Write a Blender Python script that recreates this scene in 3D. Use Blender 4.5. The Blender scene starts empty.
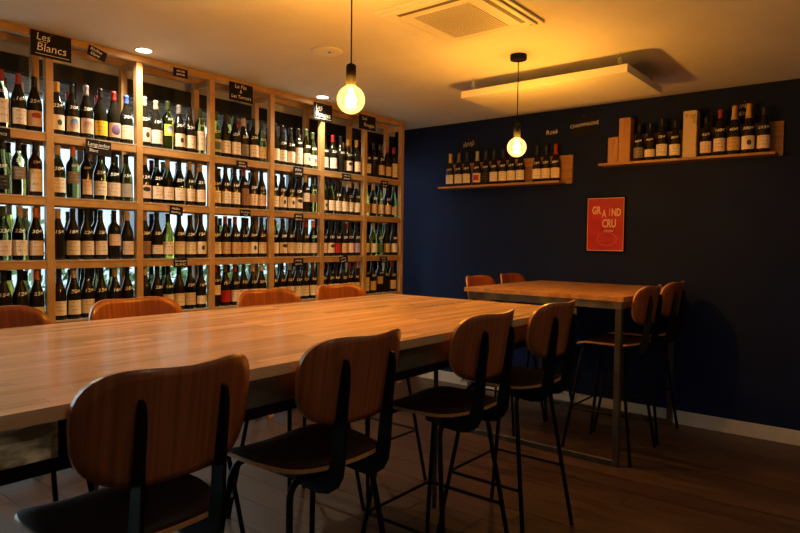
import bpy, bmesh, math, random
from mathutils import Vector, Matrix
random.seed(7)
SC = bpy.context.scene
COL = SC.collection
PI = math.pi

# ------------------------------------------------------------------ camera, world, exposure
ZC = 2.634           # ceiling height
YW = 0.36            # blue wall plane
CAM = Vector((3.917, -4.913, 1.434)); YAW, PITCH, ROLL, FPX = 0.6755, -0.0395, 0.0119, 621.86
fw = Vector((-math.sin(YAW)*math.cos(PITCH), math.cos(YAW)*math.cos(PITCH), math.sin(PITCH)))
rt = Vector((math.cos(YAW), math.sin(YAW), 0)); up = rt.cross(fw)
r2 = rt*math.cos(ROLL)+up*math.sin(ROLL); u2 = -rt*math.sin(ROLL)+up*math.cos(ROLL)
cd = bpy.data.cameras.new('camera'); cam = bpy.data.objects.new('camera', cd); COL.objects.link(cam)
cam.matrix_world = Matrix(((r2.x, u2.x, -fw.x, CAM.x), (r2.y, u2.y, -fw.y, CAM.y), (r2.z, u2.z, -fw.z, CAM.z), (0, 0, 0, 1)))
cd.sensor_width = 36; cd.lens = 36*FPX/800; cd.clip_start = 0.05; cd.clip_end = 200
SC.camera = cam
w = bpy.data.worlds.new('overcast_sky'); SC.world = w; w.use_nodes = True
bg = w.node_tree.nodes['Background']; bg.inputs[0].default_value = (0.72, 0.87, 1.0, 1); bg.inputs[1].default_value = 5.5
SC.view_settings.view_transform = 'Standard'; SC.view_settings.look = 'None'
SC.view_settings.gamma = 1; SC.view_settings.use_curve_mapping = False
SC.view_settings.exposure = 0.3
try: SC.cycles.use_denoising = True
except Exception: pass
WARM = (1.0, 0.46, 0.055)
BULB_W = 48.0
SPOT_W = 56.0
ROOM_SPOT_W = 24.0

# ------------------------------------------------------------------ materials
MATS = {}
def mat(name, col=(0.8, 0.8, 0.8), rough=0.5, metal=0.0, spec=0.5, trans=0.0, ior=1.45, emit=None, estr=0.0, coat=0.0):
    if name in MATS: return MATS[name]
    m = bpy.data.materials.new(name); m.use_nodes = True
    b = m.node_tree.nodes['Principled BSDF']
    b.inputs['Base Color'].default_value = (*col, 1); b.inputs['Roughness'].default_value = rough
    b.inputs['Metallic'].default_value = metal; b.inputs['Specular IOR Level'].default_value = spec
    b.inputs['Transmission Weight'].default_value = trans; b.inputs['IOR'].default_value = ior
    b.inputs['Coat Weight'].default_value = coat
    if emit: b.inputs['Emission Color'].default_value = (*emit, 1); b.inputs['Emission Strength'].default_value = estr
    MATS[name] = m; return m
def nodes(m):
    nt = m.node_tree; return nt, nt.nodes, nt.links, nt.nodes['Principled BSDF']
def noise_col(m, c1, c2, scale=5, stretch=(1, 1, 1), detail=4, bump=0.0, rough=None, rnd=0.0, p0=0.35, p1=0.65, coord='Object'):
    """two-tone noise colour on object coordinates, per-object shift of tone, optional bump"""
    nt, N, L, b = nodes(m)
    tc = N.new('ShaderNodeTexCoord'); mp = N.new('ShaderNodeMapping'); mp.inputs['Scale'].default_value = stretch
    L.new(tc.outputs[coord], mp.inputs['Vector'])
    oi = N.new('ShaderNodeObjectInfo')
    ad = N.new('ShaderNodeVectorMath'); ad.operation = 'ADD'; sc = N.new('ShaderNodeVectorMath'); sc.operation = 'SCALE'
    sc.inputs[0].default_value = (31, 17, 23); L.new(oi.outputs['Random'], sc.inputs['Scale'])
    L.new(mp.outputs[0], ad.inputs[0]); L.new(sc.outputs[0], ad.inputs[1])
    nz = N.new('ShaderNodeTexNoise'); nz.inputs['Scale'].default_value = scale; nz.inputs['Detail'].default_value = detail
    L.new(ad.outputs[0], nz.inputs['Vector'])
    cr = N.new('ShaderNodeValToRGB'); cr.color_ramp.elements[0].position = p0; cr.color_ramp.elements[1].position = p1
    cr.color_ramp.elements[0].color = (*c1, 1); cr.color_ramp.elements[1].color = (*c2, 1)
    L.new(nz.outputs['Fac'], cr.inputs['Fac'])
    out = cr.outputs['Color']
    if rnd:
        hv = N.new('ShaderNodeHueSaturation'); mr = N.new('ShaderNodeMapRange')
        mr.inputs['To Min'].default_value = 1-rnd; mr.inputs['To Max'].default_value = 1+rnd
        L.new(oi.outputs['Random'], mr.inputs['Value']); L.new(mr.outputs[0], hv.inputs['Value'])
        L.new(out, hv.inputs['Color']); out = hv.outputs['Color']
    L.new(out, b.inputs['Base Color'])
    if bump:
        bp = N.new('ShaderNodeBump'); bp.inputs['Strength'].default_value = bump; bp.inputs['Distance'].default_value = 0.002
        L.new(nz.outputs['Fac'], bp.inputs['Height']); L.new(bp.outputs[0], b.inputs['Normal'])
    if rough:
        mr2 = N.new('ShaderNodeMapRange'); mr2.inputs['To Min'].default_value = rough[0]; mr2.inputs['To Max'].default_value = rough[1]
        L.new(nz.outputs['Fac'], mr2.inputs['Value']); L.new(mr2.outputs[0], b.inputs['Roughness'])
    return m

M_oak = noise_col(mat('oak_stave', rough=0.3, spec=0.5), (0.50, 0.305, 0.155), (0.61, 0.40, 0.22), 5, (9, 0.45, 9), 3, 0.0, (0.17, 0.24), 0.24)
M_oak2 = noise_col(mat('dark_oak_stave', rough=0.35, spec=0.4), (0.34, 0.165, 0.06), (0.43, 0.22, 0.085), 5, (9, 0.45, 9), 3, 0.0, (0.32, 0.42), 0.20)  # darker, more orange oak tone for the square table
M_oakcore = mat('oak_glue_core', (0.16, 0.08, 0.03), 0.6)
M_floor = noise_col(mat('floor_plank', rough=0.4), (0.030, 0.0145, 0.0065), (0.064, 0.033, 0.016), 4, (0.6, 7, 7), 6, 0.15, (0.3, 0.46), 0.2)
M_joint = mat('floor_joint', (0.02, 0.012, 0.008), 0.8)
M_ceil = noise_col(mat('ceiling_paint', rough=0.75, spec=0.25), (0.68, 0.66, 0.62), (0.74, 0.72, 0.68), 2.2, bump=0.0)
M_navy = noise_col(mat('navy_paint', rough=0.65, spec=0.15), (0.0046, 0.0100, 0.046), (0.0058, 0.0125, 0.056), 3, bump=0.0)
M_plain = mat('plaster_wall', (0.30, 0.27, 0.24), 0.8, spec=0.2)
M_white = noise_col(mat('white_gloss_paint', rough=0.45), (0.50, 0.48, 0.44), (0.57, 0.55, 0.51), 4)
M_shelf = noise_col(mat('pine_frame', rough=0.45), (0.42, 0.235, 0.082), (0.55, 0.33, 0.125), 5, (8, 1.2, 1.2), 4, 0.03, (0.4, 0.52), 0.08)
M_board = noise_col(mat('shelf_board_wood', rough=0.3), (0.48, 0.40, 0.30), (0.58, 0.50, 0.40), 5, (8, 1, 8), 4)
M_ply = noise_col(mat('walnut_veneer', rough=0.38, coat=0.25), (0.185, 0.050, 0.0145), (0.315, 0.092, 0.027), 7, (1.0, 12, 0.35), 6, 0.02, (0.3, 0.42), 0.10)
M_plyedge = mat('plywood_edge', (0.46, 0.22, 0.075), 0.32)
M_seat = noise_col(mat('dark_seat_pad', rough=0.7, spec=0.15), (0.022, 0.009, 0.006), (0.035, 0.014, 0.009), 9, (1, 1, 1))
M_black = mat('black_powder_coat', (0.005, 0.005, 0.005), 0.5, spec=0.14)
M_blackm = mat('black_matte', (0.004, 0.004, 0.004), 0.8, spec=0.15)
M_frame = mat('window_frame_dark', (0.012, 0.014, 0.02), 0.4)
M_steel = noise_col(mat('raw_steel', rough=0.42, metal=0.85), (0.11, 0.105, 0.085), (0.25, 0.235, 0.19), 3, (3, 1.2, 4), 6, 0.05, (0.34, 0.5), 0.05)
M_steeld = noise_col(mat('dark_steel', rough=0.4, metal=0.7), (0.05, 0.045, 0.035), (0.10, 0.09, 0.07), 6, (3, 3, 1), 5, 0.05, (0.35, 0.5))
M_acw = mat('air_unit_white', (0.74, 0.72, 0.66), 0.45)
M_slot = mat('vent_slot_dark', (0.12, 0.10, 0.08), 0.6)
M_grey = mat('blind_reflection_grey', (0.34, 0.345, 0.35), 0.6)  # blind grey holds the ceiling's reflection in the glass; reused on the roof
M_soffit = mat('soffit_paint', (0.55, 0.53, 0.50), 0.8)
M_chalkb = mat('chalkboard', (0.012, 0.010, 0.009), 0.75, spec=0.2)
M_chalk = mat('chalk', (0.90, 0.89, 0.86), 0.9)
M_pave = noise_col(mat('paving', rough=0.8), (0.30, 0.30, 0.29), (0.40, 0.40, 0.39), 3)
M_leaf = noise_col(mat('leaf', rough=0.5), (0.03, 0.075, 0.02), (0.11, 0.20, 0.05), 2.5, rnd=0.1)
M_chrome = mat('chrome_hook', (0.6, 0.6, 0.6), 0.2, 1.0)

def glass_thin(name, col, gl=0.12):
    m = bpy.data.materials.new(name); m.use_nodes = True; nt = m.node_tree; N, L = nt.nodes, nt.links; N.clear()
    o = N.new('ShaderNodeOutputMaterial'); mx = N.new('ShaderNodeMixShader'); t = N.new('ShaderNodeBsdfTransparent'); g = N.new('ShaderNodeBsdfGlossy')
    t.inputs[0].default_value = (*col, 1); g.inputs['Roughness'].default_value = 0.02
    f = N.new('ShaderNodeFresnel'); f.inputs[0].default_value = 1.45
    L.new(f.outputs[0], mx.inputs[0]); L.new(t.outputs[0], mx.inputs[1]); L.new(g.outputs[0], mx.inputs[2]); L.new(mx.outputs[0], o.inputs[0])
    return m
M_pane = glass_thin('window_glass', (0.93, 0.97, 0.96))
def bulb_glass():
    m = bpy.data.materials.new('amber_bulb_glass'); m.use_nodes = True; nt = m.node_tree; N, L = nt.nodes, nt.links; N.clear()
    o = N.new('ShaderNodeOutputMaterial'); mx = N.new('ShaderNodeMixShader'); t = N.new('ShaderNodeBsdfTransparent'); g = N.new('ShaderNodeBsdfGlossy')
    t.inputs[0].default_value = (1, 0.86, 0.58, 1); g.inputs['Roughness'].default_value = 0.03; g.inputs[0].default_value = (1, 0.85, 0.6, 1)
    f = N.new('ShaderNodeFresnel'); f.inputs[0].default_value = 1.4
    L.new(f.outputs[0], mx.inputs[0]); L.new(t.outputs[0], mx.inputs[1]); L.new(g.outputs[0], mx.inputs[2])
    e = N.new('ShaderNodeEmission'); e.inputs[0].default_value = (1, 0.60, 0.22, 1); e.inputs[1].default_value = 0.62
    a = N.new('ShaderNodeAddShader'); L.new(mx.outputs[0], a.inputs[0]); L.new(e.outputs[0], a.inputs[1]); L.new(a.outputs[0], o.inputs[0])
    return m
M_bulb = bulb_glass()
M_fil = mat('glowing_filament', (1, 0.8, 0.4), emit=(1, 0.74, 0.36), estr=26)
M_led = mat('downlight_lens', (1, 1, 1), emit=(1, 0.88, 0.66), estr=14)

# ------------------------------------------------------------------ mesh helpers
def B(bm, x0, x1, y0, y1, z0, z1):
    v = [bm.verts.new(p) for p in ((x0,y0,z0),(x1,y0,z0),(x1,y1,z0),(x0,y1,z0),(x0,y0,z1),(x1,y0,z1),(x1,y1,z1),(x0,y1,z1))]
    for f in ((3,2,1,0),(4,5,6,7),(0,1,5,4),(1,2,6,5),(2,3,7,6),(3,0,4,7)): bm.faces.new([v[i] for i in f])
def mesh(bm, name='m', smooth=False, bevel=0.0, seg=1):
    if bevel: bmesh.ops.bevel(bm, geom=bm.edges[:], offset=bevel, segments=seg, affect='EDGES', profile=0.5)
    bmesh.ops.recalc_face_normals(bm, faces=bm.faces)
    me = bpy.data.meshes.new(name); bm.to_mesh(me); bm.free()
    if smooth:
        for p in me.polygons: p.use_smooth = True
    return me
def obj(name, me, m=None, parent=None, loc=None, rot=None):
    if m is not None and not me.materials: me.materials.append(m)
    o = bpy.data.objects.new(name, me); COL.objects.link(o)
    if parent: o.parent = parent
    if loc: o.location = loc
    if rot: o.rotation_euler = rot
    return o
def bobj(name, dims, m, parent=None, bevel=0.0, seg=1, smooth=False):
    bm = bmesh.new(); B(bm, *dims); return obj(name, mesh(bm, name, smooth, bevel, seg), m, parent)
def empty(name, loc=(0, 0, 0), rz=0.0):
    o = bpy.data.objects.new(name, None); COL.objects.link(o); o.location = loc; o.rotation_euler = (0, 0, rz); o.empty_display_size = 0.1; return o
def tag(o, label, cat, group=None):
    o['label'] = label; o['category'] = cat
    if group: o['group'] = group
    return o
def struct(o, label=None):
    o['kind'] = 'structure'
    if label: o['label'] = label
    return o
def lathe(bm, prof, n=20, c=(0, 0), cap=True):
    rings = []
    for r, z in prof:
        rings.append([bm.verts.new((c[0]+r*math.cos(2*PI*i/n), c[1]+r*math.sin(2*PI*i/n), z)) for i in range(n)])
    for a, b in zip(rings, rings[1:]):
        for i in range(n): bm.faces.new((a[i], a[(i+1) % n], b[(i+1) % n], b[i]))
    if cap:
        bm.faces.new(rings[0][::-1]); bm.faces.new(rings[-1])
def tube(bm, pts, r, n=8):
    pts = [Vector(p) for p in pts]; rings = []
    ref = None
    for i, p in enumerate(pts):
        d = ((pts[min(i+1, len(pts)-1)]-p).normalized()+(p-pts[max(i-1, 0)]).normalized())
        if d.length < 1e-6: d = Vector((0, 0, 1))
        d.normalize()
        if ref is None: ref = Vector((0, 0, 1)) if abs(d.z) < 0.9 else Vector((1, 0, 0))
        a = d.cross(ref).normalized(); b = d.cross(a).normalized(); ref = b.cross(d) if False else ref
        rings.append([bm.verts.new(p+a*r*math.cos(2*PI*k/n)+b*r*math.sin(2*PI*k/n)) for k in range(n)])
    for s, t in zip(rings, rings[1:]):
        for k in range(n): bm.faces.new((s[k], s[(k+1) % n], t[(k+1) % n], t[k]))
    bm.faces.new(rings[0][::-1]); bm.faces.new(rings[-1])
def bend(a, b, c, r, n=5):
    """points of a rounded corner at b on the way a-b-c"""
    a, b, c = Vector(a), Vector(b), Vector(c)
    p = b+(a-b).normalized()*r; q = b+(c-b).normalized()*r
    return [p*(1-t)**2+b*2*t*(1-t)+q*t*t for t in [i/n for i in range(n+1)]]
def text_mesh(s, size, font_shear=0.0, align='CENTER', weight=0.0):
    cu = bpy.data.curves.new('txt', 'FONT'); cu.body = s; cu.size = size; cu.align_x = align; cu.align_y = 'CENTER'; cu.shear = font_shear
    cu.offset = weight; cu.resolution_u = 2; cu.space_line = 0.9
    o = bpy.data.objects.new('txt', cu); COL.objects.link(o)
    dg = bpy.context.evaluated_depsgraph_get(); me = bpy.data.meshes.new_from_object(o.evaluated_get(dg))
    bpy.data.objects.remove(o); bpy.data.curves.remove(cu); me.materials.clear(); return me
def xform(me, M): me.transform(M); return me
# text facing +X lying in the y-z plane: (x,y,0)->(0, x, y)
FACE_X = Matrix(((0, 0, 1, 0), (1, 0, 0, 0), (0, 1, 0, 0), (0, 0, 0, 1)))
# text facing -Y lying in the x-z plane: (x,y,0)->(x,0,y)
FACE_Y = Matrix(((1, 0, 0, 0), (0, 0, -1, 0), (0, 1, 0, 0), (0, 0, 0, 1)))

# ------------------------------------------------------------------ the room
XR, YF, XL = 6.3, -8.2, -0.42
fl = struct(bobj('floor', (XL-0.2, XR, YF, YW, -0.06, -0.012), M_joint), 'dark brown plank floor of the wine bar')
PW = 0.2103; pm = {}
for r in range(41):
    y1 = 0.1603+0.2103-PW*r if r else YW
    y1 = min(YW, 0.3706-PW*r); y0 = max(YF, 0.3706-PW*(r+1))
    if y1-y0 < 0.02: continue
    x = XL-0.2; first = True
    while x < XR-0.01:
        L = (0.35+random.random()*1.3) if first else 1.9
        first = False
        x1 = min(XR, x+L)
        bm = bmesh.new(); B(bm, x+0.001, x1-0.001, y0+0.0016, y1-0.0016, -0.02, random.uniform(-0.0006, 0.0))
        obj('floor_plank', mesh(bm, 'plank'), M_floor, fl); x = x1
struct(bobj('ceiling', (XL-0.2, XR, YF, YW, ZC, ZC+0.1), M_ceil), 'plain painted ceiling')
struct(bobj('wall_back', (XL-0.2, XR, YW, YW+0.15, -0.06, ZC+0.1), M_navy), 'dark navy blue wall')
struct(bobj('wall_right', (XR, XR+0.15, YF, YW, -0.06, ZC+0.1), M_plain))
struct(bobj('wall_front', (XL-0.2, XR, YF-0.15, YF, -0.06, ZC+0.1), M_plain))
struct(bobj('wall_left', (XL-0.2, XL+0.02, YF, YW, 2.575, ZC), M_soffit), 'pale strip of wall above the windows')
struct(bobj('baseboard_back', (XL, XR, YW-0.015, YW, 0, 0.107), M_white, bevel=0.002), 'white baseboard along the navy wall')
edges = [YW-0.0, -1.015, -2.92, -4.83, -6.74, YF]
for i in range(5):
    ya, yb = edges[i+1], edges[i]
    fr = bmesh.new()
    hw = 0.07
    B(fr, XL-0.09, XL, ya+0.001, ya+hw, 0.0, 2.575); B(fr, XL-0.09, XL, yb-hw, yb-0.001, 0.0, 2.575)
    B(fr, XL-0.09, XL, ya+hw, yb-hw, 2.47, 2.575); B(fr, XL-0.09, XL, ya+hw, yb-hw, 0.0, 0.12)
    wnd = struct(obj('window_%d' % (i+1), mesh(fr, 'window_frame', bevel=0.0), M_frame), 'tall dark framed window behind the wine shelves')
    bobj('pane', (XL-0.05, XL-0.045, ya+hw-0.005, yb-hw+0.005, 0.115, 2.475), M_pane, wnd)
    bl = empty('window_blind', (XL-0.15, (ya+yb)/2, 2.36))
    tag(bl, 'rolled-up louvred blind, reflection painted in grey, outside the %s window from the navy wall' % ['first', 'second', 'third', 'fourth', 'fifth'][i], 'blind', 'blinds outside the windows')
    bobj('blind_box', (-0.06, 0.04, -(yb-ya)/2+0.03, (yb-ya)/2-0.03, 0.105, 0.24), M_grey, bl)
    for k in range(4):
        bobj('slat', (-0.03, 0.02, -(yb-ya)/2+0.04, (yb-ya)/2-0.04, 0.003+k*0.026, 0.022+k*0.026), M_grey, bl)
# outside
struct(bobj('pavement', (-14, XL-0.2, -16, 8, -0.16, -0.08), M_pave), 'grey paving outside the windows')
def hedge(x0, x1, y0, y1, h, n, name, label, seed):
    rnd = random.Random(seed); V = []; F = []
    for _ in range(n):
        y = rnd.uniform(y0, y1); hh = h*(0.86+0.10*math.sin(y*2.3+seed)+0.07*math.sin(y*6.1))
        z = rnd.uniform(0.02, 1)**0.7*hh; x = rnd.uniform(x0, x1)
        s = rnd.uniform(0.035, 0.075); a = Vector((rnd.gauss(0, 1), rnd.gauss(0, 1), rnd.gauss(0, 1))).normalized()
        b = a.orthogonal().normalized(); c = a.cross(b); p = Vector((x, y, z)); k = len(V)
        V += [p-b*s, p+c*s*0.5, p+b*s, p-c*s*0.5]; F.append((k, k+1, k+2, k+3))
    me = bpy.data.meshes.new(name); me.from_pydata(V, [], F); o = obj(name, me, M_leaf); o['kind'] = 'stuff'; o['label'] = label; o['category'] = 'hedge'; return o
hedge(-2.5, -1.9, -9, 3.2, 1.62, 9000, 'hedge_foliage', 'leafy green hedge growing outside behind the windows', 1)

nb = tag(empty('added_building', (-7.5, 6.0, -0.08)), 'pale rendered building added across the street, dimming the sky seen through the windows', 'building')  # added so the windows show a duller backdrop than the bright sky
M_render = noise_col(mat('pale_render', rough=0.85), (0.31, 0.35, 0.36), (0.39, 0.43, 0.44), 1.2)
bobj('wall', (-3, 0, -9.0, 9.0, 0, 6.4), M_render, nb)
bobj('roof', (-3.3, 0.35, -9.3, 9.3, 6.4, 6.65), M_grey, nb)
for k in range(6):
    for z0 in (0.9, 3.7):
        wf = bobj('window', (0.0, 0.06, -8.2+k*3.0, -7.0+k*3.0, z0, z0+1.5), M_white, nb)
        bobj('pane', (0.061, 0.065, -8.1+k*3.0, -7.1+k*3.0, z0+0.1, z0+1.4), mat('dark_pane', (0.05, 0.06, 0.07), 0.1), wf)

# ------------------------------------------------------------------ wine shelving in front of the windows
P = 0.555; PWD = 0.042; SD = 0.24
ZS = [2.050, 1.677, 1.301, 0.936, 0.565, 0.195]        # tops of the shelf boards
unit = tag(empty('wine_shelving', (0, -1.94, 0)), 'tall open pine wine rack standing in front of the windows', 'shelving')
def U(name, d, m, bevel=0.0015): return bobj(name, (d[0], d[1], d[2]+1.94, d[3]+1.94, d[4], d[5]), m, unit, bevel)
NB = 7
for k in range(NB+1):
    yc = -P*k
    U('post', (-PWD, 0.0, yc-PWD/2, yc+PWD/2, 0, ZC-0.046), M_shelf)
    U('post', (-SD, -SD+PWD, yc-PWD/2, yc+PWD/2, 0, ZC-0.046), M_shelf)
    U('cross_beam', (-SD+PWD+0.001, -PWD-0.001, yc-PWD/2+0.004, yc+PWD/2-0.004, ZC-0.088, ZC-0.048), M_shelf)
U('top_beam', (-PWD, 0.0, -P*NB-PWD/2, PWD/2, ZC-0.045, ZC-0.002), M_shelf)
U('top_beam', (-SD, -SD+PWD, -P*NB-PWD/2, PWD/2, ZC-0.045, ZC-0.002), M_shelf)
for z in ZS:
    for k in range(NB):
        y0, y1 = -P*(k+1)+PWD/2+0.0005, -P*k-PWD/2-0.0005
        U('front_rail', (-0.024, -0.002, y0, y1, z-0.052, z-0.008), M_shelf)
        U('rear_rail', (-SD+0.004, -SD+0.026, y0, y1, z-0.052, z-0.008), M_shelf)
        U('shelf_board', (-SD+0.002, -0.001, y0, y1, z-0.0075, z), M_board, 0.0)

# ------------------------------------------------------------------ bottles
PROF = {
 'b': [(0.034, 0), (0.0405, 0.004), (0.0412, 0.02), (0.0412, 0.135), (0.0405, 0.15), (0.0375, 0.168), (0.0325, 0.186), (0.0262, 0.203), (0.0205, 0.220), (0.0165, 0.238), (0.0148, 0.255), (0.0142, 0.284), (0.0158, 0.286), (0.0158, 0.298), (0.012, 0.300)],
 'B': [(0.031, 0), (0.037, 0.004), (0.0378, 0.02), (0.0385, 0.178), (0.0375, 0.192), (0.0335, 0.205), (0.026, 0.217), (0.019, 0.227), (0.0155, 0.238), (0.0142, 0.26), (0.0138, 0.286), (0.0152, 0.288), (0.0152, 0.300), (0.012, 0.302)],
 'a': [(0.030, 0), (0.0355, 0.004), (0.036, 0.02), (0.036, 0.13), (0.0345, 0.155), (0.031, 0.185), (0.026, 0.213), (0.0205, 0.242), (0.0165, 0.268), (0.0145, 0.29), (0.0142, 0.316), (0.0155, 0.318), (0.0155, 0.328), (0.012, 0.330)],
 'c': [(0.036, 0), (0.043, 0.004), (0.0438, 0.02), (0.0438, 0.125), (0.043, 0.143), (0.0395, 0.165), (0.034, 0.186), (0.0275, 0.206), (0.0215, 0.226), (0.0175, 0.248), (0.0155, 0.272), (0.0158, 0.29), (0.0172, 0.292), (0.0172, 0.308), (0.013, 0.314)],
}
CAPZ = {'b': 0.243, 'B': 0.243, 'a': 0.268, 'c': 0.225}
def rad(s, z):
    pr = PROF[s]
    for (r0, z0), (r1, z1) in zip(pr, pr[1:]):
        if z0 <= z <= z1: return r0+(r1-r0)*(z-z0)/max(1e-6, z1-z0)
    return pr[-1][0]
BODY = {}; CAPM = {}; LABM = {}; PRICEM = {}
def body_mesh(s, gm):
    if (s, gm) not in BODY:
        bm = bmesh.new(); lathe(bm, PROF[s], 20); me = mesh(bm, 'bottle_glass', True); me.materials.append(GLASS[gm]); BODY[(s, gm)] = me
    return BODY[(s, gm)]
def cap_mesh(s, cm):
    if (s, cm) not in CAPM:
        z0 = CAPZ[s]; top = PROF[s][-1][1]
        pr = [(rad(s, z0)+0.0012, z0)]+[(r+0.0012, z) for r, z in PROF[s] if z > z0+0.002]
        pr[-1] = (pr[-1][0], top+0.0012)
        bm = bmesh.new(); lathe(bm, pr, 16); me = mesh(bm, 'capsule', True); me.materials.append(CAPMAT[cm]); CAPM[(s, cm)] = me
    return CAPM[(s, cm)]
# label heights: (z0, z1, half angle)
LSHAPE = {'m': (0.028, 0.112, 1.15), 't': (0.025, 0.150, 1.05), 'h': (0.085, 0.155, 1.1), 's': (0.030, 0.088, 1.15), 'q': (0.028, 0.118, 0.8)}
def label_mesh(s, sh, lm):
    k = (s, sh, lm)
    if k not in LABM:
        z0, z1, ha = LSHAPE[sh]; bm = bmesh.new(); uvl = bm.loops.layers.uv.new('UV'); n = 10; rows = []
        zz = [z0, (z0+z1)/2, z1]
        if sh == 'q': zz = [z0, z1]
        for z in zz:
            rows.append([bm.verts.new(((rad(s, z)+0.0008)*math.cos(-ha+2*ha*i/n), (rad(s, z)+0.0008)*math.sin(-ha+2*ha*i/n), z)) for i in range(n+1)])
        for j, (a, b) in enumerate(zip(rows, rows[1:])):
            for i in range(n):
                f = bm.faces.new((a[i], a[i+1], b[i+1], b[i]))
                for l, (ui, vj) in zip(f.loops, ((i, j), (i+1, j), (i+1, j+1), (i, j+1))): l[uvl].uv = (ui/n, vj/(len(rows)-1))
        me = bpy.data.meshes.new('label'); bm.to_mesh(me); bm.free()
        for p in me.polygons: p.use_smooth = True
        me.materials.append(LABMAT[lm]); LABM[k] = me
    return LABM[k]
def price_mesh(s, txt):
    k = (s, txt)
    if k not in PRICEM:
        me = text_mesh(txt, 0.034, 0.15, weight=0.0005); zc = {'b': 0.163, 'B': 0.187, 'a': 0.165, 'c': 0.16}[s]
        if s == 'B': xform(me, Matrix.Scale(0.72, 4))
        bm = bmesh.new(); bm.from_mesh(me); bmesh.ops.triangulate(bm, faces=bm.faces)
        bmesh.ops.subdivide_edges(bm, edges=[e for e in bm.edges if e.calc_length() > 0.008], cuts=1)
        for v in bm.verts:
            z = zc+v.co.y*0.8; r = rad(s, z)+0.0012; a = v.co.x/0.037; v.co = (r*math.cos(a), r*math.sin(a), z)
        bm.to_mesh(me); bm.free(); me.materials.append(M_chalk); PRICEM[k] = me
    return PRICEM[k]
def gl(name, col, rough=0.06, trans=1.0): return mat(name, col, rough, trans=trans, ior=1.36, spec=0.5)
GLASS = {'d': gl('dark_bottle_glass', (0.014, 0.013, 0.009), 0.08, 0.0), 'g': gl('green_bottle_glass', (0.10, 0.098, 0.028)), 'y': gl('olive_bottle_glass', (0.33, 0.29, 0.045)),
         'k': gl('pale_wine_glass', (0.80, 0.70, 0.35)), 'e': gl('emerald_bottle_glass', (0.22, 0.33, 0.09)), 'u': gl('wine_red_glass', (0.03, 0.008, 0.012), 0.08, 0.0)}
GNAME = {'d': 'dark', 'g': 'green', 'y': 'olive', 'k': 'pale-gold', 'e': 'emerald', 'u': 'plum-dark'}
CAPMAT = {'d': mat('black_foil', (0.012, 0.011, 0.011), 0.35), 'r': mat('red_foil', (0.33, 0.02, 0.02), 0.4), 'y': mat('gold_foil', (0.60, 0.36, 0.07), 0.4), 'b': mat('blue_wax', (0.06, 0.13, 0.55), 0.4),
          'o': mat('orange_foil', (0.75, 0.20, 0.05), 0.4), 'w': mat('cream_foil', (0.66, 0.50, 0.36), 0.5), 's': mat('silver_foil', (0.42, 0.42, 0.42), 0.35, 0.3), 'g': mat('green_foil', (0.05, 0.07, 0.02), 0.35),
          'm': mat('magenta_wax', (0.36, 0.05, 0.09), 0.4), 'n': mat('brown_foil', (0.16, 0.09, 0.05), 0.4)}
CNAME = {'d': 'black', 'r': 'red', 'y': 'gold', 'b': 'blue', 'o': 'orange', 'w': 'cream', 's': 'silver', 'g': 'dark-green', 'm': 'magenta', 'n': 'brown'}
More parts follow.
